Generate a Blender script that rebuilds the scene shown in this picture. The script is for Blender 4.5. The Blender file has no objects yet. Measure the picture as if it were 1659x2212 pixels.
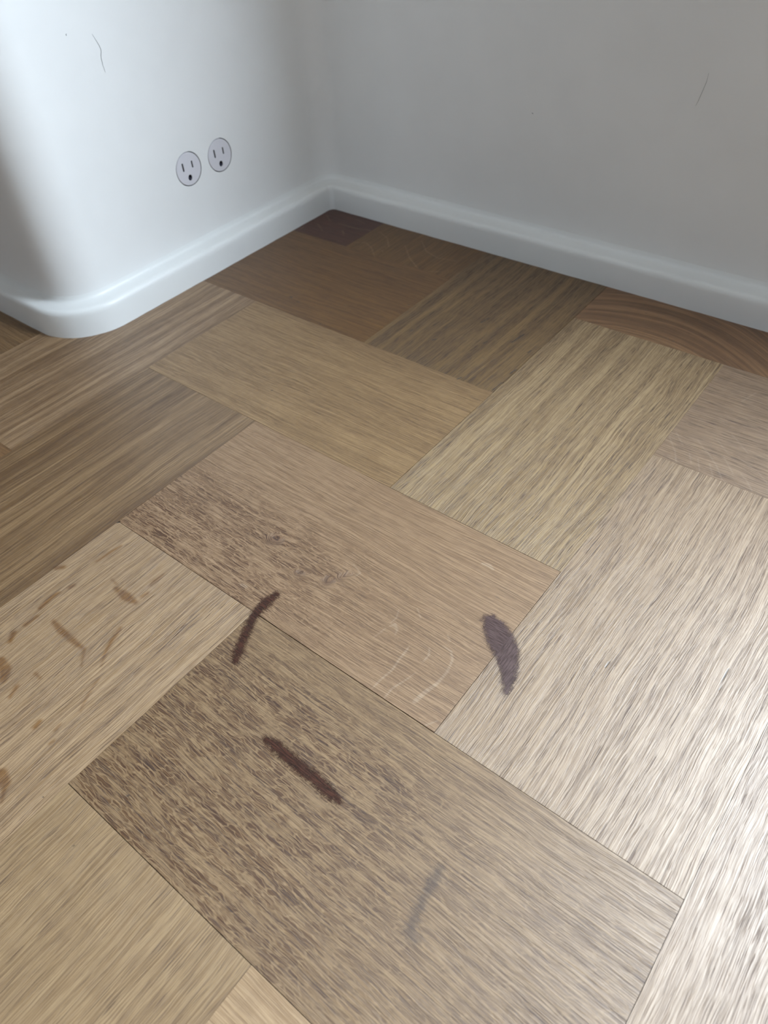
import bpy, bmesh, math, random
import numpy as np
from mathutils import Matrix, Vector

random.seed(4)
C = bpy.context.scene.collection
SC = bpy.context.scene
S = 0.1525            # one floor board width in metres (boards are 1 x 2)

# ---------------------------------------------------------------- camera
cam_d = bpy.data.cameras.new('camera')
cam = bpy.data.objects.new('camera', cam_d)
C.objects.link(cam)
RX = (0.7839516685, 0.6179156433, -0.0600003267)
RY = (0.4055075189, -0.5828445232, -0.7041703728)
RZ = (-0.4700887507, 0.5277049550, -0.7074913759)
M = Matrix(((RX[0], -RY[0], -RZ[0]), (RX[1], -RY[1], -RZ[1]), (RX[2], -RY[2], -RZ[2])))
CAM = Vector((2.85699603, -1.14603811, 2.66245435)) * S
cam.matrix_world = Matrix.Translation(CAM) @ M.to_4x4()
cam_d.sensor_fit = 'HORIZONTAL'
cam_d.sensor_width = 36.0
cam_d.lens = 36.0 * 1603.5 / 1659.0
cam_d.clip_start = 0.01
cam_d.dof.use_dof = True
cam_d.dof.focus_distance = 0.50
cam_d.dof.aperture_fstop = 14.0
SC.camera = cam

# ---------------------------------------------------------------- daylight
world = bpy.data.worlds.new('daylight')
SC.world = world
world.use_nodes = True
wn = world.node_tree
bg = wn.nodes['Background']
bg.inputs['Color'].default_value = (0.80, 0.90, 1.0, 1)
bg.inputs['Strength'].default_value = 20.0
tcw = wn.nodes.new('ShaderNodeTexCoord')
spw = wn.nodes.new('ShaderNodeSeparateXYZ')
mrw = wn.nodes.new('ShaderNodeMapRange')
mrw.inputs['From Min'].default_value = -0.12
mrw.inputs['From Max'].default_value = 0.10
mxw = wn.nodes.new('ShaderNodeMix')
mxw.data_type = 'RGBA'
mxw.inputs[6].default_value = (0.42, 0.44, 0.45, 1)      # pale ground outside
mxw.inputs[7].default_value = (0.74, 0.87, 1.0, 1)       # overcast sky
wn.links.new(tcw.outputs['Generated'], spw.inputs[0])
wn.links.new(spw.outputs[2], mrw.inputs['Value'])
wn.links.new(mrw.outputs['Result'], mxw.inputs[0])
wn.links.new(mxw.outputs[2], bg.inputs['Color'])

# window opening in the wall on the right, beyond the frame (metres)
WX0, WX1, WZ0, WZ1 = 0.40, 1.80, 0.34, 2.00
YR = 3.602 * S
por_d = bpy.data.lights.new('window_daylight', 'AREA')
por_d.shape = 'RECTANGLE'
por_d.size = WX1 - WX0
por_d.size_y = WZ1 - WZ0
por_d.cycles.is_portal = True
por = bpy.data.objects.new('window_daylight', por_d)
C.objects.link(por)
por.location = ((WX0 + WX1) / 2, YR + 0.12, (WZ0 + WZ1) / 2)
por.rotation_euler = (-math.pi / 2, 0, 0)

SC.view_settings.view_transform = 'Standard'
SC.view_settings.look = 'None'
SC.view_settings.gamma = 1.0
SC.view_settings.use_curve_mapping = False
SC.view_settings.exposure = 0.0
SC.cycles.use_denoising = True
SC.cycles.max_bounces = 10
SC.cycles.diffuse_bounces = 8
SC.cycles.sample_clamp_indirect = 6.0


# ---------------------------------------------------------------- helpers
def link(name, me, mat=None, parent=None):
    o = bpy.data.objects.new(name, me)
    C.objects.link(o)
    if mat:
        me.materials.append(mat)
    if parent:
        o.parent = parent
    return o


def tag(o, label=None, cat=None, group=None, kind=None):
    if label: o['label'] = label
    if cat: o['category'] = cat
    if group: o['group'] = group
    if kind: o['kind'] = kind
    return o


def mesh_from(name, verts, faces, smooth=False):
    me = bpy.data.meshes.new(name)
    me.from_pydata([tuple(v) for v in verts], [], faces)
    me.update()
    if smooth:
        me.polygons.foreach_set('use_smooth', [True] * len(me.polygons))
    return me


class NT:
    """small helper to write node graphs"""
    def __init__(self, name):
        self.m = bpy.data.materials.new(name)
        self.m.use_nodes = True
        self.t = self.m.node_tree
        self.t.nodes.clear()

    def n(self, kind, **kw):
        nd = self.t.nodes.new(kind)
        for k, v in kw.items():
            setattr(nd, k, v)
        return nd

    def l(self, a, b):
        self.t.links.new(a, b)

    def put(self, sock, v):
        if hasattr(v, 'is_output') or isinstance(v, bpy.types.NodeSocket):
            self.l(v, sock)
        else:
            sock.default_value = v

    def math(self, op, a, b=0.0, clamp=False):
        nd = self.n('ShaderNodeMath', operation=op, use_clamp=clamp)
        self.put(nd.inputs[0], a)
        self.put(nd.inputs[1], b)
        return nd.outputs[0]

    def mul(self, a, b): return self.math('MULTIPLY', a, b)
    def add(self, a, b): return self.math('ADD', a, b)

    def ramp(self, v, lo, hi, a=0.0, b=1.0):
        nd = self.n('ShaderNodeMapRange', interpolation_type='SMOOTHSTEP')
        self.put(nd.inputs['Value'], v)
        for k, x in (('From Min', lo), ('From Max', hi), ('To Min', a), ('To Max', b)):
            self.put(nd.inputs[k], x)
        return nd.outputs['Result']

    def vec(self, x, y, z):
        nd = self.n('ShaderNodeCombineXYZ')
        for s, v in zip(nd.inputs, (x, y, z)):
            self.put(s, v)
        return nd.outputs[0]

    def noise(self, vec, scale=1.0, detail=2.0, rough=0.5, dist=0.0):
        nd = self.n('ShaderNodeTexNoise')
        self.l(vec, nd.inputs['Vector'])
        nd.inputs['Scale'].default_value = scale
        nd.inputs['Detail'].default_value = detail
        nd.inputs['Roughness'].default_value = rough
        nd.inputs['Distortion'].default_value = dist
        return nd.outputs['Fac']

    def attr(self, name):
        return self.n('ShaderNodeAttribute', attribute_name=name)

    def mix(self, fac, a, b, mode='MIX'):
        nd = self.n('ShaderNodeMix', data_type='RGBA', blend_type=mode)
        self.put(nd.inputs[0], fac)
        self.put(nd.inputs[6], a)
        self.put(nd.inputs[7], b)
        return nd.outputs[2]

    def bsdf(self, **kw):
        b = self.n('ShaderNodeBsdfPrincipled')
        for k, v in kw.items():
            self.put(b.inputs[k.replace('_', ' ')], v)
        return b

    def out(self, shader):
        o = self.n('ShaderNodeOutputMaterial')
        self.l(shader, o.inputs['Surface'])
        return self.m


# ---------------------------------------------------------------- materials
def paint(name, col, rough, bump=0.05, scale=260.0):
    t = NT(name)
    tc = t.n('ShaderNodeTexCoord').outputs['Object']
    fine = t.noise(tc, scale, 3, 0.6)
    broad = t.noise(tc, 14.0, 2, 0.5)
    h = t.add(t.mul(fine, 0.00012), t.mul(broad, 0.0012))
    bp = t.n('ShaderNodeBump')
    bp.inputs['Strength'].default_value = bump
    bp.inputs['Distance'].default_value = 1.0
    t.l(h, bp.inputs['Height'])
    c2 = tuple(x * 0.97 for x in col[:3]) + (1,)
    cc = t.mix(t.ramp(t.noise(tc, 9.0, 3, 0.6), 0.35, 0.65), col, c2)
    b = t.bsdf(Base_Color=cc, Roughness=rough, Normal=bp.outputs[0])
    b.inputs['Specular IOR Level'].default_value = 0.4
    return t.out(b.outputs[0])


MAT_WALL = paint('satin white wall paint', (0.78, 0.78, 0.77, 1), 0.50, 0.35)
MAT_BASE = paint('semi gloss white trim paint', (0.77, 0.78, 0.77, 1), 0.33, 0.25, 180.0)
MAT_FAR = paint('muted grey wall paint', (0.66, 0.69, 0.72, 1), 0.7, 0.2)
MAT_END = paint('bounce cutting dark paint', (0.10, 0.085, 0.075, 1), 0.7, 0.2)  # dark only to cut bounce onto the projecting corner
MAT_CEIL = paint('flat white ceiling paint', (0.78, 0.78, 0.77, 1), 0.9, 0.2)


def plain(name, col, rough, spec=0.5):
    t = NT(name)
    tc = t.n('ShaderNodeTexCoord').outputs['Object']
    c2 = tuple(x * 0.94 for x in col[:3]) + (1,)
    cc = t.mix(t.noise(tc, 900.0, 2), col, c2)
    b = t.bsdf(Base_Color=cc, Roughness=rough)
    b.inputs['Specular IOR Level'].default_value = spec
    return t.out(b.outputs[0])


MAT_PLASTIC = plain('matte white plastic', (0.66, 0.645, 0.68, 1), 0.35)
MAT_DARK = plain('black slot lining and gap shade', (0.012, 0.012, 0.014, 1), 0.6)  # lines the slots; also stands in for shade in the ring gap
MAT_METAL = plain('dull contact metal', (0.05, 0.05, 0.09, 1), 0.4)
MAT_SUB = plain('dark subfloor', (0.02, 0.014, 0.01, 1), 0.9, 0.2)
MAT_HAIR = plain('dark hair', (0.055, 0.055, 0.06, 1), 0.6, 0.3)
MAT_FAINT = plain('grey scuff residue', (0.30, 0.30, 0.30, 1), 0.7, 0.3)


def oak():
    t = NT('oiled oak')
    ga = t.attr('grain').outputs['Vector']
    sp = t.n('ShaderNodeSeparateXYZ'); t.l(ga, sp.inputs[0])
    u, v, sd = sp.outputs
    tone = t.attr('tone').outputs['Color']
    P1 = t.n('ShaderNodeSeparateColor'); t.l(t.attr('look').outputs['Color'], P1.inputs[0])
    pore_a, ring_a, fleck_a = P1.outputs
    P2 = t.n('ShaderNodeSeparateColor'); t.l(t.attr('marks').outputs['Color'], P2.inputs[0])
    ray_a, blot_a, pit_a = P2.outputs
    kn_a = t.attr('knot').outputs['Fac']
    # slow wander of the grain
    w1 = t.noise(t.vec(t.mul(u, 1.1), t.mul(v, 2.6), sd), 1.0, 2)
    w2 = t.noise(t.vec(t.mul(u, 7.0), t.mul(v, 12.0), t.add(sd, 3.1)), 1.0, 2)
    vv = t.add(v, t.add(t.mul(t.math('SUBTRACT', w1, 0.5), 0.075), t.mul(t.math('SUBTRACT', w2, 0.5), 0.008)))
    vv = t.add(vv, t.mul(kn_a, 0.05))
    # growth rings (early / late wood stripes)
    ring = t.noise(t.vec(t.mul(u, 0.35), t.mul(vv, 19.0), t.add(sd, 7.7)), 1.0, 3, 0.6)
    ring2 = t.noise(t.vec(t.mul(u, 0.7), t.mul(vv, 90.0), t.add(sd, 1.9)), 1.0, 2, 0.55)
    rg = t.ramp(t.add(t.mul(ring, 0.6), t.mul(ring2, 0.4)), 0.36, 0.62)
    # fine fibre
    fib = t.noise(t.vec(t.mul(u, 3.5), t.mul(vv, 200.0), t.add(sd, 5.3)), 1.0, 3, 0.65)
    fb = t.ramp(fib, 0.41, 0.61)
    # open pores: thin dark dashes, crowded in the early wood
    po = t.noise(t.vec(t.mul(u, 5.0), t.mul(vv, 330.0), t.add(sd, 9.1)), 1.0, 1, 0.4)
    po2 = t.noise(t.vec(t.mul(u, 10.0), t.mul(vv, 460.0), t.add(sd, 2.2)), 1.0, 1, 0.4)
    pr = t.math('MAXIMUM', t.mul(t.ramp(po, 0.62, 0.69), 0.75), t.ramp(po2, 0.56, 0.64))
    pr = t.mul(pr, t.add(0.4, t.mul(rg, 0.75)))
    pr = t.mul(pr, pore_a)
    # ray fleck network: dark lens-shaped islands between pale lines
    wob = t.noise(t.vec(t.mul(u, 9.0), t.mul(v, 14.0), t.add(sd, 4.4)), 1.0, 2)
    fu = t.add(u, t.mul(t.math('SUBTRACT', wob, 0.5), 0.12))
    fv = t.add(vv, t.mul(t.math('SUBTRACT', t.noise(t.vec(t.mul(u, 16.0), t.mul(v, 26.0), sd), 1.0, 2), 0.5), 0.030))
    vo = t.n('ShaderNodeTexVoronoi', feature='DISTANCE_TO_EDGE')
    t.l(t.vec(t.mul(fu, 12.5), t.mul(fv, 96.0), sd), vo.inputs['Vector'])
    vo.inputs['Scale'].default_value = 1.0
    isl = t.ramp(vo.outputs['Distance'], 0.03, 0.13)
    pick = t.noise(t.vec(t.mul(u, 7.0), t.mul(v, 22.0), t.add(sd, 6.6)), 1.0, 4, 0.7)
    fl = t.mul(isl, t.ramp(pick, 0.36, 0.54))
    fl = t.mul(fl, t.mul(fleck_a, t.ramp(fib, 0.36, 0.60, 0.55, 1.0)))
    # fine cross shimmer
    cs = t.noise(t.vec(t.mul(u, 26.0), t.mul(v, 5.0), t.add(sd, 8.8)), 1.0, 2)

    col = t.mix(1.0, tone, (0.69, 0.575, 0.45, 1), 'MULTIPLY')
    col = t.mix(t.mul(rg, ring_a), col, (0.50, 0.42, 0.31, 1), 'MULTIPLY')
    col = t.mix(t.mul(fb, 0.70), col, (0.50, 0.41, 0.29, 1), 'MULTIPLY')
    col = t.mix(t.mul(t.ramp(cs, 0.45, 0.7), 0.16), col, (0.66, 0.60, 0.52, 1), 'MULTIPLY')
    col = t.mix(fl, col, (0.33, 0.20, 0.08, 1), 'MULTIPLY')
    col = t.mix(pr, col, (0.28, 0.18, 0.10, 1), 'MULTIPLY')
    col = t.mix(t.mul(t.mul(blot_a, t.ramp(pick, 0.2, 0.5)), 0.9), col, (0.55, 0.38, 0.17, 1), 'MULTIPLY')
    col = t.mix(t.mul(t.mul(ray_a, t.ramp(fib, 0.30, 0.62, 1.0, 0.35)), 0.52), col, t.mix(0.55, tone, (0.40, 0.29, 0.19, 1)))
    col = t.mix(t.mul(kn_a, 0.45), col, (0.30, 0.14, 0.07, 1), 'MULTIPLY')
    col = t.mix(t.mul(pit_a, 0.92), col, (0.02, 0.01, 0.006, 1))

    h = t.add(t.mul(pr, -0.00018), t.mul(fb, -0.00004))
    h = t.add(h, t.add(t.mul(rg, -0.00008), t.mul(fl, 0.00005)))
    h = t.add(h, t.add(t.mul(pit_a, -0.0004), t.mul(w1, 0.0006)))
    bp = t.n('ShaderNodeBump')
    bp.inputs['Strength'].default_value = 0.6
    bp.inputs['Distance'].default_value = 1.0
    t.l(h, bp.inputs['Height'])
    rough = t.add(0.43, t.add(t.mul(pr, 0.2), t.mul(fb, 0.06)))
    b = t.bsdf(Base_Color=col, Roughness=rough, Normal=bp.outputs[0])
    b.inputs['Specular IOR Level'].default_value = 1.0
    return t.out(b.outputs[0])


MAT_OAK = oak()

# ---------------------------------------------------------------- room shell
XL, YS = -1.685 * S, 0.975 * S      # left wall plane, side of the projecting corner
R_OUT, R_IN = 0.30 * S, 0.16 * S
X_FAR, X_R, Y_B, Z_C = -1.2, 3.2, -3.1, 2.5


def wall_path(n_out=20, n_in=12, inner=True):
    """plan of the left wall: side face, rounded outer corner, face, rounded inner corner; normals point into the room"""
    pts = [((X_FAR, YS), (0, -1))]
    cx, cy = XL - R_OUT, YS + R_OUT
    for i in range(n_out + 1):
        a = -math.pi / 2 + i / n_out * math.pi / 2
        n = (math.cos(a), math.sin(a))
        pts.append(((cx + n[0] * R_OUT, cy + n[1] * R_OUT), n))
    cx, cy = XL + R_IN, YR - R_IN
    for i in range(n_in + 1):
        a = math.pi + 0 - i / n_in * math.pi / 2
        n = (-math.cos(a), -math.sin(a))
        pts.append(((cx - n[0] * R_IN, cy - n[1] * R_IN), n))
    return pts


LEFT_PATH = wall_path()
i_face = 21                                     # segment 21->22 is the flat face holding the outlets

OUT = [(2.1927 * S, 0.7353 * S), (2.4917 * S, 0.7348 * S)]       # outlet centres (y, z)
R_DISC, R_HOLE = 0.0166, 0.0175


def sheet(path, z0, z1):
    v, f = [], []
    for (x, y), n in path:
        v += [(x, y, z0), (x, y, z1)]
    for i in range(len(path) - 1):
        f.append((2 * i, 2 * i + 2, 2 * i + 3, 2 * i + 1))
    return v, f


def holed_panel(outer, loops, to3d):
    """planar face with holes, filled with triangles"""
    bm = bmesh.new()
    edges = []
    for lp in [outer] + loops:
        vs = [bm.verts.new(to3d(p)) for p in lp]
        for i in range(len(vs)):
            edges.append(bm.edges.new((vs[i], vs[(i + 1) % len(vs)])))
    bmesh.ops.triangle_fill(bm, use_beauty=True, use_dissolve=False, edges=edges)
    return bm


def circle(cy, cz, r, n=64):
    return [(cy + r * math.cos(2 * math.pi * i / n), cz + r * math.sin(2 * math.pi * i / n)) for i in range(n)]


def build_wall_left():
    v, f = sheet(LEFT_PATH, 0.0, Z_C)
    f.pop(i_face)
    bm = bmesh.new()
    bv = [bm.verts.new(p) for p in v]
    for q in f:
        fc = bm.faces.new([bv[i] for i in q]); fc.smooth = True
    ya, yb = LEFT_PATH[i_face][0][1], LEFT_PATH[i_face + 1][0][1]
    # a patch around the outlets with real holes, the rest in quads
    y1, y2, z1, z2 = OUT[0][0] - 0.03, OUT[1][0] + 0.03, OUT[0][1] - 0.03, OUT[0][1] + 0.03
    X = XL
    def quad(a, b, c, d):
        bm.faces.new([bm.verts.new((X, a, c)), bm.verts.new((X, b, c)), bm.verts.new((X, b, d)), bm.verts.new((X, a, d))])
    quad(ya, y1, 0, Z_C); quad(y2, yb, 0, Z_C); quad(y1, y2, 0, z1); quad(y1, y2, z2, Z_C)
    hp = holed_panel([(y1, z1), (y2, z1), (y2, z2), (y1, z2)], [circle(a, b, R_HOLE) for a, b in OUT], lambda p: (X, p[0], p[1]))
    tmp = bpy.data.meshes.new('tmp'); hp.to_mesh(tmp); hp.free()
    bm.from_mesh(tmp); bpy.data.meshes.remove(tmp)
    # plaster edge of each hole
    for a, b in OUT:
        c = circle(a, b, R_HOLE)
        fr = [bm.verts.new((X, p[0], p[1])) for p in c]
        bk = [bm.verts.new((X - 0.010, p[0], p[1])) for p in c]
        for i in range(len(c)):
            j = (i + 1) % len(c)
            bm.faces.new((fr[i], fr[j], bk[j], bk[i]))
    bmesh.ops.remove_doubles(bm, verts=bm.verts, dist=1e-6)
    for fc in bm.faces:
        n = fc.normal
        c = fc.calc_center_median()
    bm.normal_update()
    for fc in bm.faces:                      # face the room
        if abs(fc.normal.x) > 0.99 and abs(fc.calc_center_median().x - X) < 1e-6 and fc.normal.x < 0:
            fc.normal_flip()
    me = bpy.data.meshes.new('wall_left'); bm.to_mesh(me); bm.free()
    return me


tag(link('wall_left', build_wall_left(), MAT_WALL), 'white painted wall with rounded outer corner holding two round outlets', kind='structure')


def build_wall_right():
    y0, y1 = YR, YR + 0.09
    xa, xb = XL + R_IN, X_R
    v, f = [], []
    def q(*p):
        i = len(v); v.extend(p); f.append((i, i + 1, i + 2, i + 3))
    def panel(a, b, c, d):
        q((a, y0, c), (b, y0, c), (b, y0, d), (a, y0, d))
        q((a, y1, c), (a, y1, d), (b, y1, d), (b, y1, c))
    panel(xa, WX0, 0, Z_C); panel(WX1, xb, 0, Z_C); panel(WX0, WX1, 0, WZ0); panel(WX0, WX1, WZ1, Z_C)
    q((WX0, y0, WZ0), (WX1, y0, WZ0), (WX1, y1, WZ0), (WX0, y1, WZ0))
    q((WX0, y0, WZ1), (WX0, y1, WZ1), (WX1, y1, WZ1), (WX1, y0, WZ1))
    q((WX0, y0, WZ0), (WX0, y1, WZ0), (WX0, y1, WZ1), (WX0, y0, WZ1))
    q((WX1, y0, WZ0), (WX1, y0, WZ1), (WX1, y1, WZ1), (WX1, y1, WZ0))
    return mesh_from('wall_right', v, f)


tag(link('wall_right', build_wall_right(), MAT_WALL), 'plain white painted wall on the right', kind='structure')


def slab(name, verts, mat, label):
    tag(link(name, mesh_from(name, verts, [(0, 1, 2, 3)]), mat), label, kind='structure')


slab('ceiling', [(X_FAR, Y_B, Z_C), (X_FAR, YR + .14, Z_C), (X_R, YR + .14, Z_C), (X_R, Y_B, Z_C)], MAT_CEIL, 'white ceiling')
slab('wall_back', [(X_FAR, Y_B, 0), (X_R, Y_B, 0), (X_R, Y_B, Z_C), (X_FAR, Y_B, Z_C)], MAT_FAR, 'muted wall behind')
slab('wall_side', [(X_R, Y_B, 0), (X_R, YR, 0), (X_R, YR, Z_C), (X_R, Y_B, Z_C)], MAT_FAR, 'muted wall far right')
slab('wall_end', [(X_FAR, Y_B, 0), (X_FAR, Y_B, Z_C), (X_FAR, YS, Z_C), (X_FAR, YS, 0)], MAT_END, 'unseen far left wall, darkened to cut bounce light')  # unseen wall, set near and dark to shade the projecting corner


# window frame round the opening
def box(v, f, a, b):
    i = len(v)
    v += [(x, y, z) for z in (a[2], b[2]) for y in (a[1], b[1]) for x in (a[0], b[0])]
    f += [tuple(i + k for k in q) for q in ((0, 2, 3, 1), (4, 5, 7, 6), (0, 1, 5, 4), (2, 6, 7, 3), (0, 4, 6, 2), (1, 3, 7, 5))]


v, f = [], []
fw = 0.05
ya, yb = YR + 0.045, YR + 0.085
box(v, f, (WX0, ya, WZ0), (WX1, yb, WZ0 + fw)); box(v, f, (WX0, ya, WZ1 - fw), (WX1, yb, WZ1))
box(v, f, (WX0, ya, WZ0 + fw), (WX0 + fw, yb, WZ1 - fw)); box(v, f, (WX1 - fw, ya, WZ0 + fw), (WX1, yb, WZ1 - fw))
tag(link('window_1', mesh_from('window_1', v, f), MAT_BASE), 'white window frame beyond the right wall', kind='structure')

# ---------------------------------------------------------------- baseboard
PROF = [(0.115, 0.0), (0.115, 0.02), (0.1155, 0.08), (0.115, 0.150), (0.1135, 0.168), (0.109, 0.181), (0.102, 0.191), (0.092, 0.197),
        (0.080, 0.2005), (0.055, 0.204), (0.030, 0.2085), (0.016, 0.213), (0.008, 0.220), (0.003, 0.232), (0.001, 0.250), (-0.002, 0.262)]


def sweep(path, prof, wob=0.0):
    v, f = [], []
    m = len(prof)
    rnd = random.Random(8)
    for k, ((x, y), n) in enumerate(path):
        for j, (d, z) in enumerate(prof):
            dd = d * S
            if wob and j < 4:
                dd += rnd.uniform(-wob, wob) * (1 if j == 0 else .3)
            v.append((x + n[0] * dd, y + n[1] * dd, z * S))
    for k in range(len(path) - 1):
        for j in range(m - 1):
            a = k * m + j
            f.append((a, a + m, a + m + 1, a + 1))
    return v, f


def dense(path, step=0.012, lo=-1.0, hi=1.2):
    out = [path[0]]
    for (p, n), (q, n2) in zip(path, path[1:]):
        L = math.dist(p, q)
        k = max(1, int(L / step)) if L < 0.6 else 1
        for i in range(1, k + 1):
            s = i / k
            out.append(((p[0] + (q[0] - p[0]) * s, p[1] + (q[1] - p[1]) * s), (n[0] + (n2[0] - n[0]) * s, n[1] + (n2[1] - n[1]) * s)))
    return out


lp = [LEFT_PATH[0], ((-0.75, YS), (0, -1))] + LEFT_PATH[1:]
v, f = sweep(dense(lp), PROF, 0.00025)
tag(link('baseboard_left', mesh_from('baseboard_left', v, f, True), MAT_BASE), 'low glossy white baseboard wrapping the rounded corner of the left wall', kind='structure')
rp = [LEFT_PATH[-1], ((0.30, YR), (0, -1)), ((0.7, YR), (0, -1)), ((X_R, YR), (0, -1))]
v, f = sweep(dense(rp), PROF, 0.00025)
tag(link('baseboard_right', mesh_from('baseboard_right', v, f, True), MAT_BASE), 'low glossy white baseboard along the right wall', kind='structure')

# strokes traced on the boards: x, y, half width triples, in board widths
RAY = [[1.68,0.0097,0.00304,1.6839,0.0714,0.00422,1.6929,0.1278,0.00484,1.6855,0.1835,0.0043,1.6831,0.2336,0.00513,1.6795,0.2647,0.00238],[1.7481,0.0067,0.00338,1.7467,0.0584,0.00379,1.7673,0.1222,0.00344,1.7789,0.1704,0.00192],[1.8572,0.0648,0.00933,1.8664,0.1266,0.00942,1.8823,0.1865,0.00665,1.8836,0.2566,0.00577,1.868,0.3159,0.00506,1.8397,0.347,0.00452,1.7957,0.3519,0.00198],[1.7737,0.2424,0.00351,1.7737,0.2785,0.00431,1.7551,0.3067,0.00237],[1.9542,0.0057,0.00327,1.9808,0.0477,0.00219],[1.5445,0.295,0.00203,1.5599,0.3172,0.00815,1.5853,0.3024,0.00506,1.5944,0.2761,0.00201],[1.5394,0.3136,0.00163,1.5437,0.3504,0.0041,1.5247,0.3936,0.00166],[1.5268,0.2111,0.00201,1.5392,0.278,0.00264],[1.5861,0.4491,0.00207,1.6311,0.4131,0.00266],[1.6807,0.8365,0.00652,1.7117,0.8458,0.01083,1.7381,0.8332,0.00646],[1.778,0.4085,0.002,1.8066,0.3862,0.00258],[1.187,0.481,0.0022,1.2462,0.4594,0.00305,1.24,0.43,0.00217],[0.8347,0.0798,0.00651,0.8652,0.083,0.00649],[2.0098,2.1831,0.00201,2.0853,2.0827,0.00296,2.121,2.0094,0.00291],[2.0219,2.2433,0.00203,2.0958,2.1564,0.00224],[2.1512,2.1111,0.00221,2.1893,2.04,0.00242],[2.202,2.0969,0.00219,2.244,2.0143,0.00239],[2.1445,2.24,0.002,2.2169,2.1722,0.00245],[2.266,2.0924,0.00217,2.3182,2.0031,0.00237],[2.2118,2.1852,0.00221,2.2986,2.0989,0.00241,2.3625,2.0107,0.00259],[2.3058,2.1838,0.00195,2.3908,2.0838,0.00237],[2.4215,2.1048,0.00214,2.4628,2.072,0.00235,2.5137,2.01,0.00255],[2.3653,2.2244,0.00194,2.4481,2.1854,0.00239],[2.2187,2.3072,0.002,2.3137,2.2217,0.0022],[2.2124,2.6971,0.0021,2.2511,2.8278,0.00266],[2.4885,2.1663,0.0019,2.555,2.1053,0.00233],[2.2683,2.3922,0.00176,2.3979,2.279,0.00219],[-0.9856,3.0929,0.0037,-0.902,3.1317,0.00442,-0.8085,3.0869,0.0051,-0.6928,2.9821,0.00429],[-0.9241,3.3384,0.00301,-0.8107,3.2894,0.00445,-0.7027,3.1729,0.00437],[-0.6046,3.2542,0.00364,-0.451,3.1078,0.00532,-0.2955,3.0049,0.00624],[-0.5371,3.3846,0.00329,-0.4061,3.2639,0.00502,-0.2684,3.2188,0.00529,-0.115,3.2493,0.00349],[-1.4843,3.2001,0.00388,-1.3549,3.1181,0.00534],[-1.3323,3.2897,0.00386,-1.1408,3.2932,0.00685,-1.0106,3.3226,0.00605],[-1.5164,3.3572,0.00394,-1.4183,3.2886,0.00389],[-1.2503,3.4248,0.00388,-1.137,3.4049,0.00384],[-1.2168,3.2121,0.0038,-1.155,3.1538,0.00565],[-1.5307,3.05,0.00461,-1.5434,3.0913,0.00463],[-0.2025,3.0114,0.00344,-0.1058,3.0608,0.00343],[-0.7164,3.0982,0.0029,-0.6817,3.0754,0.0036]]
BLOT = [[0.3549,-0.2866,0.01096,0.4362,-0.2902,0.02383,0.5074,-0.2853,0.01073],[0.5018,-0.2434,0.01081,0.5053,-0.2164,0.00868],[0.482,-0.1775,0.00657,0.4781,-0.1489,0.011,0.4785,-0.0979,0.00443],[0.2973,-0.2647,0.00332,0.3446,-0.269,0.0044],[0.2803,-0.5801,0.01058,0.347,-0.5896,0.01675,0.4389,-0.5906,0.01446,0.5247,-0.589,0.00817],[0.5265,-0.5876,0.00817,0.5627,-0.6205,0.00404,0.5933,-0.651,0.003],[0.5671,-0.4197,0.00626,0.5893,-0.4875,0.01028,0.6237,-0.5496,0.00709,0.6621,-0.5958,0.003],[0.1875,-0.67,0.01057,0.1902,-0.6099,0.00853],[0.274,-0.8513,0.02435,0.335,-0.8597,0.0241,0.3721,-0.8947,0.01589],[0.683,-0.9392,0.01128,0.6771,-0.9157,0.01134],[0.7984,-0.9449,0.00553,0.8,-0.9303,0.00555],[0.7539,-1.1425,0.02868,0.8008,-1.1494,0.02132],[0.1698,-0.4122,0.01322,0.1744,-0.3964,0.01104],[0.0095,-0.3785,0.01357,0.0325,-0.3556,0.01131],[0.7638,-0.8981,0.00561,0.7547,-0.8679,0.00377],[0.4566,-0.792,0.00598,0.497,-0.7934,0.00397],[0.7771,-1.1385,0.01608,0.8198,-1.1646,0.0106,0.8537,-1.196,0.00524],[0.1601,-0.5722,0.01077,0.1471,-0.5089,0.01525,0.1539,-0.4671,0.00876],[0.1387,-0.2342,0.00682,0.1434,-0.1773,0.00916,0.153,-0.1023,0.00693],[0.1848,-0.7291,0.01467,0.2139,-0.7642,0.01038],[0.4502,-0.8783,0.00984,0.4706,-0.9232,0.00779],[0.7704,-0.7811,0.00381,0.7324,-0.712,0.00291,0.7059,-0.6412,0.00197]]
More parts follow.
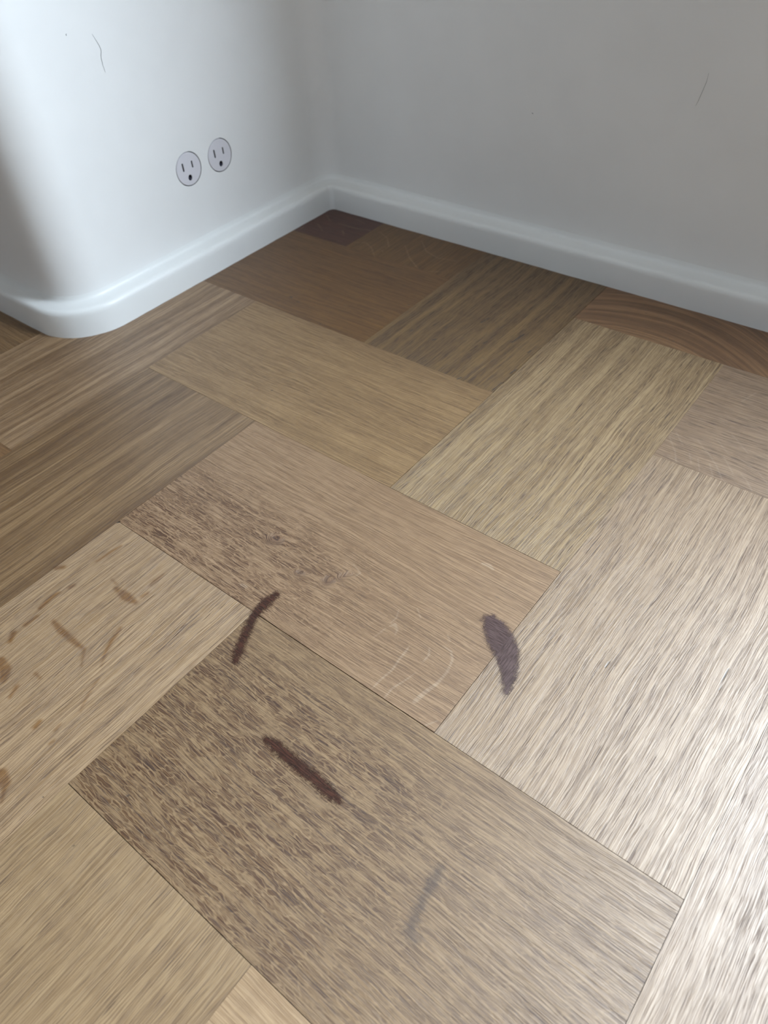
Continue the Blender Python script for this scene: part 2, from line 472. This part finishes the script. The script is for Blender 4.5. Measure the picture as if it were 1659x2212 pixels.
PIT = [[-0.1357,1.2736,0.00456,-0.1336,1.2729,0.00456],[0.5152,2.6168,0.00465,0.53,2.6968,0.00468],[0.3661,2.2677,0.00545,0.3776,2.2894,0.00546],[0.1754,2.2758,0.0037,0.1843,2.3012,0.00371],[0.6661,2.414,0.00448,0.6713,2.4454,0.0045],[0.3545,2.4274,0.00308,0.3573,2.4564,0.00309],[0.7485,1.9968,0.00396,0.7574,2.0236,0.00397],[-0.8347,2.1786,0.00503,-0.8121,2.1759,0.00502],[-0.7466,2.1555,0.00398,-0.7244,2.1529,0.00397],[-0.3995,2.0162,0.0038,-0.3926,2.0154,0.0038],[-0.0409,2.5448,0.00389,-0.0331,2.5443,0.00388],[0.7555,2.2757,0.00292,0.7601,2.2742,0.00292],[-1.081,2.1683,0.00342,-1.071,2.1687,0.00342],[0.0011,-0.0095,0.00477,0.0073,0.0007,0.00621],[1.217,-1.1282,0.00233,1.2184,-1.1278,0.00233],[1.2378,-0.943,0.00309,1.2424,-0.9419,0.00309],[0.9661,-1.0905,0.0021,0.9677,-1.0901,0.0021],[1.021,-0.8966,0.00269,1.0259,-0.8946,0.00269],[1.2212,-0.8937,0.00313,1.2279,-0.8911,0.00243],[1.9414,-0.5163,0.00198,1.9441,-0.5158,0.00198],[1.8842,-0.6442,0.00211,1.8874,-0.6432,0.00211],[2.3965,0.6544,0.00228,2.3977,0.6851,0.00306],[2.8002,0.8184,0.00184,2.7961,0.8913,0.00224,2.7965,0.9353,0.0015],[0.812,2.5244,0.00447,0.8269,2.645,0.00543],[0.9574,2.4763,0.00439,0.9617,2.5062,0.0044],[0.984,2.2188,0.00453,0.9923,2.2774,0.00342],[0.9863,2.0201,0.00415,0.9913,2.1151,0.00279],[1.3683,3.2993,0.00307,1.371,3.2985,0.00307]]
KNOT = [[0.7548,0.3757,0.02979,0.7657,0.3765,0.02976],[1.0062,0.2828,0.01094,1.0159,0.2898,0.01093],[1.154,0.3193,0.01941,1.1569,0.3337,0.01944],[1.2076,0.4195,0.00652,1.1886,0.381,0.00867]]
STAIN = {"a":[1.0097,0.1312,0.01923,1.006,0.0689,0.02964,1.0089,0.0066,0.02515,1.031,-0.0576,0.02275,1.0635,-0.1287,0.02442,1.0954,-0.1919,0.02406,1.1242,-0.2394,0.01387],"b":[1.8864,0.5797,0.02838,1.9227,0.5563,0.04419,1.9733,0.5227,0.05156,2.0271,0.4827,0.04885,2.0692,0.4315,0.04235,2.1029,0.3766,0.03225,2.1286,0.3182,0.01496],"c":[1.4854,-0.4154,0.01454,1.5322,-0.4116,0.02527,1.5906,-0.4159,0.02679,1.6651,-0.4198,0.02645,1.7501,-0.4185,0.02434,1.8248,-0.4272,0.02571,1.8734,-0.4263,0.0153],"d":[2.3061,-0.3913,0.01268,2.3138,-0.4365,0.02351,2.3186,-0.5057,0.01698,2.3306,-0.5734,0.01821,2.3421,-0.6207,0.02098,2.3781,-0.6238,0.01487]}
HAIR = [[-1.685,1.7367,1.6557],[-1.685,1.7503,1.6229],[-1.685,1.7621,1.5923],[-1.685,1.7664,1.5696],[-1.685,1.7632,1.5571],[-1.685,1.7545,1.5415],[-1.685,1.7503,1.5203],[-1.685,1.7491,1.496],[-1.685,1.75,1.4734],[-1.685,1.7514,1.4504]]
HAIR2 = [[1.3325,3.602,1.3435],[1.3317,3.602,1.3013],[1.319,3.602,1.2441],[1.3086,3.602,1.1992],[1.2996,3.602,1.1715]]


# ---------------------------------------------------------------- floor boards
def stroke_mask(x, y, flat, soft):
    """1 inside a stroke given as x, y, half width triples, fading over soft"""
    p = np.array(flat).reshape(-1, 3)
    best = np.full(x.shape, 1e9)
    for a, b in zip(p[:-1], p[1:]):
        dx, dy = b[0] - a[0], b[1] - a[1]
        L2 = dx * dx + dy * dy + 1e-12
        t = np.clip(((x - a[0]) * dx + (y - a[1]) * dy) / L2, 0, 1)
        d = np.hypot(x - a[0] - t * dx, y - a[1] - t * dy) - (a[2] + (b[2] - a[2]) * t)
        best = np.minimum(best, d)
    return np.clip(0.5 - best / soft, 0, 1)


def paint_strokes(x, y, strokes, soft, grow=1.0):
    m = np.zeros(x.shape)
    for s in strokes:
        p = np.array(s).reshape(-1, 3).copy()
        p[:, 2] *= grow
        r = p[:, 2].max() + soft
        sel = (x > p[:, 0].min() - r) & (x < p[:, 0].max() + r) & (y > p[:, 1].min() - r) & (y < p[:, 1].max() + r)
        if sel.any():
            m[sel] = np.maximum(m[sel], stroke_mask(x[sel], y[sel], p.ravel(), soft))
    return m


def sm(x, a, b):
    t = np.clip((x - a) / (b - a), 0, 1)
    return t * t * (3 - 2 * t)


# look of each board in view: tone (linear), pore, ring, fleck, step, gaps (lo a, hi a, lo b, hi b in mm)
OAK_L = (0.47, 0.355, 0.235)
LOOK = {
    ('H', 0, 0): ((0.46, 0.345, 0.238), 0.50, 0.15, 'a0', 0.0036),
    ('H', 1, -1): ((0.395, 0.30, 0.19), 0.65, 0.12, 'c0', 0.009),
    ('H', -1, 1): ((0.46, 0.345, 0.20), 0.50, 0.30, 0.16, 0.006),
    ('H', -2, 2): ((0.25, 0.14, 0.036), 0.35, 0.25, 0.15, 0.006),  # brown board, tone lowered further for the shade of the room corner
    ('H', -3, 3): ((0.13, 0.04, 0.010), 0.30, 0.25, 0.25, 0.006),  # dark reddish board, corner shade included in its tone
    ('H', 2, -2): ((0.58, 0.46, 0.32), 0.3, 0.15, 0.0, 0.02),
    ('V', 0, -2): ((0.56, 0.45, 0.32), 0.75, 0.28, 0.04, 0.0045),
    ('V', -1, -1): ((0.40, 0.30, 0.185), 0.35, 0.95, 0.05, 0.02),
    ('V', -2, 0): ((0.52, 0.41, 0.29), 0.5, 0.95, 0.0, 0.02),
    ('V', 1, -3): ((0.48, 0.38, 0.25), 0.7, 0.25, 0.0, 0.006),
    ('V', 2, 0): ((0.54, 0.455, 0.36), 0.8, 0.36, 0.0, 0.006),
    ('V', 1, 1): ((0.54, 0.45, 0.30), 1.0, 0.60, 0.0, 0.006),
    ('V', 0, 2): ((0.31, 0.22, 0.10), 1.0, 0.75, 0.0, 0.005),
    ('V', -1, 3): ((0.26, 0.15, 0.034), 0.3, 0.35, 0.15, 0.0055),  # tone also carries the shade of the inner corner
    ('V', 3, -1): ((0.52, 0.44, 0.36), 0.8, 0.30, 0.0, 0.02),
    ('H', 2, 2): ((0.42, 0.33, 0.25), 0.95, 0.1, 0.12, 0.0045),
    ('H', 1, 3): ((0.40, 0.255, 0.135), 0.15, 0.95, 0.0, 0.006),
    ('H', -3, -1): ((0.36, 0.24, 0.13), 0.4, 0.3, 0.1, 0.03),
    ('H', -4, 0): ((0.34, 0.24, 0.13), 0.5, 0.4, 0.1, 0.03),
}
# gaps in mm on the four edges of a board: -along, +along, -across, +across (own frame: H along a, V along b)
GAPS = {('H', 0, 0): (.10, .30, .28, .10), ('H', 1, -1): (.12, .25, .25, .28), ('V', 0, -2): (.1, .10, .15, .05),
        ('V', 1, 1): (.20, .05, .30, .05), ('H', -1, 1): (.05, .12, .14, .05), ('V', 2, 0): (.05, .12, .05, .18),
        ('V', 0, 2): (.05, .05, .05, .25), ('V', 1, -3): (.05, .12, .05, .05)}


def boards():
    """herringbone of 1 x 2 boards over the whole room, (kind, a0, b0)"""
    seen = set()
    for k in range(-12, 13):
        for i in range(-30, 31):
            for kind, a0, b0 in (('H', -i + 2 * k, i + 2 * k), ('V', 2 - i + 2 * k, i + 2 * k)):
                w, h = (2, 1) if kind == 'H' else (1, 2)
                if (a0 + w) * S < X_FAR or a0 * S > X_R or (b0 + h) * S < Y_B or b0 * S > YR + 0.14:
                    continue
                seen.add((kind, a0, b0))
    return sorted(seen)


def grid_lines(n0, n1, step, g0, g1):
    n = max(2, int(round((n1 - n0) / step)))
    a = np.linspace(n0 + g0, n1 - g1, n + 1)
    return a


def build_floor():
    V, F, FL = [], [], []
    AT = {k: [] for k in ('grain', 'tone', 'look', 'marks', 'knot')}
    base = 0
    rnd = random.Random(21)
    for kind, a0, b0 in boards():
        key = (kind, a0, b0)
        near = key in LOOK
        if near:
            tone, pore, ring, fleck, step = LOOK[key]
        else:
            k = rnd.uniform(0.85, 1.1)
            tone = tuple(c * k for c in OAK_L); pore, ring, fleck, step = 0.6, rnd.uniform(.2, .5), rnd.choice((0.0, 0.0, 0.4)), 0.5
        g = [x / 1000.0 / S for x in GAPS.get(key, (.08, .08, .06, .06))]
        w, h = (2, 1) if kind == 'H' else (1, 2)
        if kind == 'H':
            xa = grid_lines(a0, a0 + w, step, g[0], g[1]); yb = grid_lines(b0, b0 + h, step, g[2], g[3])
        else:
            xa = grid_lines(a0, a0 + w, step, g[2], g[3]); yb = grid_lines(b0, b0 + h, step, g[0], g[1])
        nx, ny = len(xa), len(yb)
        X, Y = np.meshgrid(xa, yb, indexing='ij')
        x, y = X.ravel(), Y.ravel()
        z = np.zeros(x.size)
        # tiny rolled edge
        e = np.minimum.reduce([x - xa[0], xa[-1] - x, y - yb[0], yb[-1] - y])
        if near:
            z -= 0.00003 * (e < 1e-7)
        if kind == 'H':
            u, v = x - a0, y - b0
        else:
            u, v = y - b0, x - a0
        if key == ('H', 1, 3):            # cathedral figure
            gv = v + 0.55 * (u - 0.5) ** 2
        else:
            gv = v
        seed = (a0 * 13.7 + b0 * 5.3 + (71.0 if kind == 'V' else 0.0)) % 97.0
        if fleck == 'a0':
            fl = 0.62 * sm(1.5 - u, 0.0, 0.7) * sm(0.74 - v, 0.0, 0.4) + 0.30 * sm(v, -0.3, 0.1) * sm(0.75 - v, 0, .4)
            fl = fl * (1 - .7 * sm(v - u * .05, .62, .85))
        elif fleck == 'c0':
            fl = 1.0 * (1 - 0.55 * sm(u, 0.75, 1.6)) * (1 - 0.55 * sm(v, 0.72, 0.95))
        else:
            fl = np.full(x.size, float(fleck))
        fl = np.clip(fl, 0, 1)
        if near:
            ray = paint_strokes(x, y, RAY, 0.0045, 1.0)
            blot = paint_strokes(x, y, BLOT, 0.016, 1.0)
            pit = paint_strokes(x, y, PIT, 0.003)
            kn = paint_strokes(x, y, KNOT, 0.035)
        else:
            ray = blot = pit = kn = np.zeros(x.size)
        # skirt
        ring_i = [i * ny for i in range(nx)] + [(nx - 1) * ny + j for j in range(1, ny)] \
            + [i * ny + ny - 1 for i in range(nx - 2, -1, -1)] + [j for j in range(ny - 2, 0, -1)]
        ring_i = np.array(ring_i)
        m = len(ring_i)
        allx = np.r_[x, x[ring_i]]; ally = np.r_[y, y[ring_i]]; allz = np.r_[z, np.full(m, -0.002)]
        V.append(np.c_[allx * S, ally * S, allz])
        ii, jj = np.meshgrid(np.arange(nx - 1), np.arange(ny - 1), indexing='ij')
        q = (ii * ny + jj).ravel()
        F.append(np.c_[q, q + ny, q + ny + 1, q + 1] + base)
        k = np.arange(m); k2 = (k + 1) % m
        F.append(np.c_[ring_i[k], nx * ny + k, nx * ny + k2, ring_i[k2]] + base)
        cat = lambda arr: np.r_[arr, arr[ring_i]]
        nn = allx.size
        AT['grain'].append(np.c_[cat(u), cat(gv), np.full(nn, seed)])
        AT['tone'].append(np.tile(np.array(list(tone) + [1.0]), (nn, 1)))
        AT['look'].append(np.c_[np.full(nn, pore), np.full(nn, ring), cat(fl), np.ones(nn)])
        AT['marks'].append(np.c_[cat(ray), cat(blot), cat(pit), np.ones(nn)])
        AT['knot'].append(cat(kn))
        base += nn
    V = np.concatenate(V); F = np.concatenate(F)
    # dark subfloor seen through the joints
    me = bpy.data.meshes.new('floor')
    sub = np.array([(X_FAR, Y_B, -0.0018), (X_R, Y_B, -0.0018), (X_R, YR + .14, -0.0018), (X_FAR, YR + .14, -0.0018)])
    F = np.concatenate([F, [[base, base + 1, base + 2, base + 3]]])
    V = np.concatenate([V, sub])
    for k in AT:
        a = np.concatenate(AT[k])
        AT[k] = np.concatenate([a, np.zeros((4,) + a.shape[1:])])
    nv, nf = len(V), len(F)
    me.vertices.add(nv); me.vertices.foreach_set('co', V.ravel().astype(np.float32))
    me.loops.add(nf * 4); me.loops.foreach_set('vertex_index', F.ravel().astype(np.int32))
    me.polygons.add(nf)
    me.polygons.foreach_set('loop_start', np.arange(0, nf * 4, 4, dtype=np.int32))
    mi = np.zeros(nf, np.int32); mi[-1] = 1
    me.materials.append(MAT_OAK); me.materials.append(MAT_SUB)
    me.polygons.foreach_set('material_index', mi)
    me.polygons.foreach_set('use_smooth', np.zeros(nf, bool))
    me.update(calc_edges=True)
    for name, typ, prop in (('grain', 'FLOAT_VECTOR', 'vector'), ('tone', 'FLOAT_COLOR', 'color'), ('look', 'FLOAT_COLOR', 'color'),
                            ('marks', 'FLOAT_COLOR', 'color'), ('knot', 'FLOAT', 'value')):
        at = me.attributes.new(name, typ, 'POINT')
        at.data.foreach_set(prop, AT[name].ravel().astype(np.float32))
    return me


tag(link('floor', build_floor()), 'oak herringbone floor of short wide boards', kind='structure')


# ---------------------------------------------------------------- round outlets
def outlet(cy, cz, label):
    root = bpy.data.objects.new('electrical_outlet', None)
    C.objects.link(root)
    root.empty_display_size = 0.01
    root.location = (XL, cy, cz)
    tag(root, label, 'outlet', 'round outlets set flush in the left wall')
    s1 = (-0.0467 * S, 0.0226 * S, 0.0010, 0.0043)       # y, z, half width, half height
    s2 = (0.0369 * S, 0.0208 * S, 0.00095, 0.0036)
    gr = (-0.0045 * S, -0.0581 * S, 0.00265, 0.0030)

    def rect(c):
        y, z, a, b = c
        return [(y - a, z - b), (y + a, z - b), (y + a, z + b), (y - a, z + b)]

    def dee(c, n=28):
        y, z, a, b = c
        return [(y + a * math.cos(2 * math.pi * i / n), z + min(b, b * 1.05 * math.sin(2 * math.pi * i / n))) for i in range(n)]
    holes = [rect(s1), rect(s2), dee(gr)]
    bm = holed_panel(circle(0, 0, R_DISC - 0.0003), holes, lambda p: (0.0, p[0], p[1]))
    for fc in bm.faces:
        fc.normal_update()
        if fc.normal.x < 0: fc.normal_flip()
    n = 64
    rim = [circle(0, 0, R_DISC - 0.0003), circle(0, 0, R_DISC), circle(0, 0, R_DISC)]
    xs = [0.0, -0.0003, -0.007]
    prev = None
    for lp_, xx in zip(rim, xs):
        cur = [bm.verts.new((xx, p[0], p[1])) for p in lp_]
        if prev:
            for i in range(n):
                j = (i + 1) % n
                fc = bm.faces.new((prev[i], cur[i], cur[j], prev[j])); fc.smooth = True
        prev = cur
    for hlp in holes:                                    # short white walls of the slots
        a = [bm.verts.new((0.0, p[0], p[1])) for p in hlp]
        b = [bm.verts.new((-0.0012, p[0], p[1])) for p in hlp]
        for i in range(len(hlp)):
            j = (i + 1) % len(hlp)
            bm.faces.new((a[i], a[j], b[j], b[i]))
    bmesh.ops.remove_doubles(bm, verts=bm.verts, dist=1e-7)
    me = bpy.data.meshes.new('face_disc'); bm.to_mesh(me); bm.free()
    link('face_disc', me, MAT_PLASTIC, root)

    def pocket(name, lp_, cen):
        vv, ff = [], []
        k = len(lp_)
        g = 1.12
        for xx in (-0.0012, -0.006):
            vv += [(xx, cen[0] + (p[0] - cen[0]) * g, cen[1] + (p[1] - cen[1]) * g) for p in lp_]
        for i in range(k):
            j = (i + 1) % k
            ff.append((i, j, k + j, k + i))
        ff.append(tuple(range(k, 2 * k)))
        return link(name, mesh_from(name, vv, ff), MAT_DARK, root)
    pocket('blade_slot', holes[0], s1)['label'] = 'taller left blade slot'
    pocket('blade_slot', holes[1], s2)['label'] = 'shorter right blade slot'
    gp = pocket('ground_hole', holes[2], gr)
    # metal contact at the lower right inside the ground hole
    vv, ff = [], []
    box(vv, ff, (-0.0035, gr[0] + 0.0004, gr[1] - 0.0026), (-0.0022, gr[0] + 0.0022, gr[1] - 0.0006))
    link('ground_contact', mesh_from('ground_contact', vv, ff), MAT_METAL, gp)
    # near-black cup and sleeve added to put shade into the ring gap
    rc = R_HOLE - 0.0001
    ff = [(k, (k + 1) % n, n + (k + 1) % n, n + k) for k in range(n)] + [tuple(range(n, 2 * n))]
    vv = [(-0.0008, p[0], p[1]) for p in circle(0, 0, rc)] + [(-0.0098, p[0], p[1]) for p in circle(0, 0, rc)]
    link('gap_shade_cup', mesh_from('gap_shade_cup', vv, ff), MAT_DARK, root)
    return root


outlet(OUT[0][0], OUT[0][1], 'left of two round white outlets, the one nearer the rounded outer corner')
outlet(OUT[1][0], OUT[1][1], 'right of two round white outlets, the one nearer the inner room corner')


# ---------------------------------------------------------------- stains: thin dried films on the boards
def stain_mat(name, dark, edge, strength, rough, coat=0.0):
    t = NT(name)
    tc = t.n('ShaderNodeTexCoord').outputs['Object']
    d = t.attr('film').outputs['Fac']
    g = t.attr('along').outputs['Fac']                   # board direction under this vertex, 0 = H, 1 = V
    sp = t.n('ShaderNodeSeparateXYZ'); t.l(tc, sp.inputs[0])
    ax = t.mix(g, t.vec(t.mul(sp.outputs[0], 110.0), t.mul(sp.outputs[1], 1300.0), 0.0), t.vec(t.mul(sp.outputs[0], 1300.0), t.mul(sp.outputs[1], 110.0), 3.0))
    nz = t.noise(ax, 1.0, 2, 0.6)
    n2 = t.noise(tc, 2600.0, 2, 0.7)
    n3 = t.noise(tc, 330.0, 2, 0.6)
    a = t.add(t.mul(d, 1.25), t.add(t.mul(t.math('SUBTRACT', nz, 0.5), 0.45), t.mul(t.math('SUBTRACT', n2, 0.5), 1.9)))
    a = t.add(a, t.mul(t.math('SUBTRACT', n3, 0.5), 1.1))
    a = t.mul(t.ramp(a, 0.35, 1.10), strength)
    col = t.mix(t.ramp(nz, 0.4, 0.62), dark, edge)
    b = t.bsdf(Base_Color=col, Roughness=rough)
    b.inputs['Specular IOR Level'].default_value = 0.35
    b.inputs['Coat Weight'].default_value = coat
    b.inputs['Coat Roughness'].default_value = 0.34
    tr = t.n('ShaderNodeBsdfTransparent')
    mx = t.n('ShaderNodeMixShader')
    t.l(a, mx.inputs[0]); t.l(tr.outputs[0], mx.inputs[1]); t.l(b.outputs[0], mx.inputs[2])
    return t.out(mx.outputs[0])


def board_kind(a, b):
    """0 where the board under (a, b) runs along a, 1 where it runs along b"""
    fa, fb = math.floor(a), math.floor(b)
    # H boards start at (2k - i, 2k + i)
    m = (fa + fb) % 4
    for s in (0, 1):
        if (fa - s + fb) % 4 == 0:
            return 0.0
    return 1.0


def stain(flat, mat, label, soft=0.042, thick=0.00007):
    p = np.array(flat).reshape(-1, 3)
    r = p[:, 2].max() + soft
    x0, x1, y0, y1 = p[:, 0].min() - r, p[:, 0].max() + r, p[:, 1].min() - r, p[:, 1].max() + r
    st = 0.004
    xs = np.arange(x0, x1, st); ys = np.arange(y0, y1, st)
    X, Y = np.meshgrid(xs, ys, indexing='ij')
    d = stroke_mask(X, Y, flat, soft)
    inside = d > 0.0
    v, f, den, acr, idx = [], [], [], [], {}
    cx, cy = float(p[:, 0].mean()), float(p[:, 1].mean())

    def vid(i, j):
        if (i, j) not in idx:
            idx[(i, j)] = len(v)
            zz = 0.00006 + thick * float(d[i, j])
            v.append(((xs[i] - cx) * S, (ys[j] - cy) * S, zz))
            den.append(float(d[i, j])); acr.append(board_kind(xs[i], ys[j]))
        return idx[(i, j)]
    for i in range(len(xs) - 1):
        for j in range(len(ys) - 1):
            if inside[i, j] or inside[i + 1, j] or inside[i + 1, j + 1] or inside[i, j + 1]:
                f.append((vid(i, j), vid(i + 1, j), vid(i + 1, j + 1), vid(i, j + 1)))
    me = mesh_from('stain', v, f, True)
    for nm, arr in (('film', den), ('along', acr)):
        me.attributes.new(nm, 'FLOAT', 'POINT').data.foreach_set('value', arr)
    o = link('stain', me, mat)
    o.location = (cx * S, cy * S, 0)
    return tag(o, label, 'stain')


M_BROWN = stain_mat('dried dark red brown film', (0.024, 0.008, 0.004, 1), (0.070, 0.024, 0.013, 1), 0.93, 0.45, 0.1)
M_PURPLE = stain_mat('dried purplish film', (0.045, 0.020, 0.018, 1), (0.105, 0.062, 0.056, 1), 0.88, 0.42, 1.0)
M_FAINT = stain_mat('faint grey smudge', (0.12, 0.095, 0.085, 1), (0.18, 0.14, 0.12, 1), 0.38, 0.5)
stain(STAIN['a'], M_BROWN, 'curved dark brown stain crossing the joint of three boards, left of centre')
bb = np.array(STAIN['b']).reshape(-1, 3)
bb[:4, 2] *= 1.2
stain(bb.ravel().tolist(), M_PURPLE, 'purplish brown stain with a pale sheen across a board joint, rightmost of the stains')
stain(STAIN['c'], M_BROWN, 'straight dark red brown streak along the grain in the middle of one board')
stain(STAIN['d'], M_FAINT, 'faint grey smudge on the flecked board, lowest of the stains')


# ---------------------------------------------------------------- hairs and specks on the walls
def strand(name, pts, r, axis, mat, label, cat):
    """thin tube lying on a wall; axis 0 = left wall, 1 = right wall"""
    P = [Vector(q) * S for q in pts]
    off = Vector((r * 0.9, 0, 0)) if axis == 0 else Vector((0, -r * 0.9, 0))
    o3 = P[len(P) // 2].copy()
    v, f = [], []
    m = 6
    wn_ = Vector((1, 0, 0)) if axis == 0 else Vector((0, -1, 0))
    for k, q in enumerate(P):
        t = (P[min(k + 1, len(P) - 1)] - P[max(k - 1, 0)]).normalized()
        side = t.cross(wn_).normalized()
        rr = r * (0.30 + 0.70 * math.sin(math.pi * (k + 0.3) / (len(P) - 0.4)))
        for j in range(m):
            a = 2 * math.pi * j / m
            v.append(q + off + side * (rr * math.cos(a)) + wn_ * (rr * math.sin(a)) - o3)
    for k in range(len(P) - 1):
        for j in range(m):
            a, b = k * m + j, k * m + (j + 1) % m
            f.append((a, b, b + m, a + m))
    f.append(tuple(range(m))[::-1]); f.append(tuple(range(len(v) - m, len(v))))
    o = link(name, mesh_from(name, v, f, True), mat)
    o.location = o3
    return tag(o, label, cat)


def speck(pos, sy, sz, axis, mat, label, n=9):
    v, f = [], []
    rr = random.Random(int(sy * 1e7))
    for ring_, h in ((1.0, 0.0), (0.7, 0.00015)):
        for i in range(n):
            a = 2 * math.pi * i / n
            k = ring_ * (1 + 0.18 * math.sin(3 * a + sy * 9000))
            p = (k * sy * math.cos(a) + 0.35 * k * sz * math.sin(a), k * sz * math.sin(a) - 0.35 * k * sy * math.cos(a))
            v.append((h, p[0], p[1]) if axis == 0 else (p[0], -h, p[1]))
    for i in range(n):
        j = (i + 1) % n
        f.append((i, j, n + j, n + i))
    f.append(tuple(range(n, 2 * n)))
    o = link('speck', mesh_from('speck', v, f), mat)
    o.location = Vector(pos) * S
    return tag(o, label, 'speck')


strand('hair', HAIR, 0.00018, 0, MAT_HAIR, 'short curved grey hair stuck high on the left wall', 'hair')
strand('hair', HAIR2, 0.00010, 1, MAT_HAIR, 'thin straight dark hair on the right wall near the frame edge', 'hair')
speck((-1.685, 1.5708, 1.687), 0.00045, 0.0009, 0, MAT_FAINT, 'grey oblong speck on the left wall beside the curved hair')
speck((0.243, 3.602, 0.982), 0.0010, 0.0004, 1, MAT_FAINT, 'faint grey speck in the middle of the right wall')
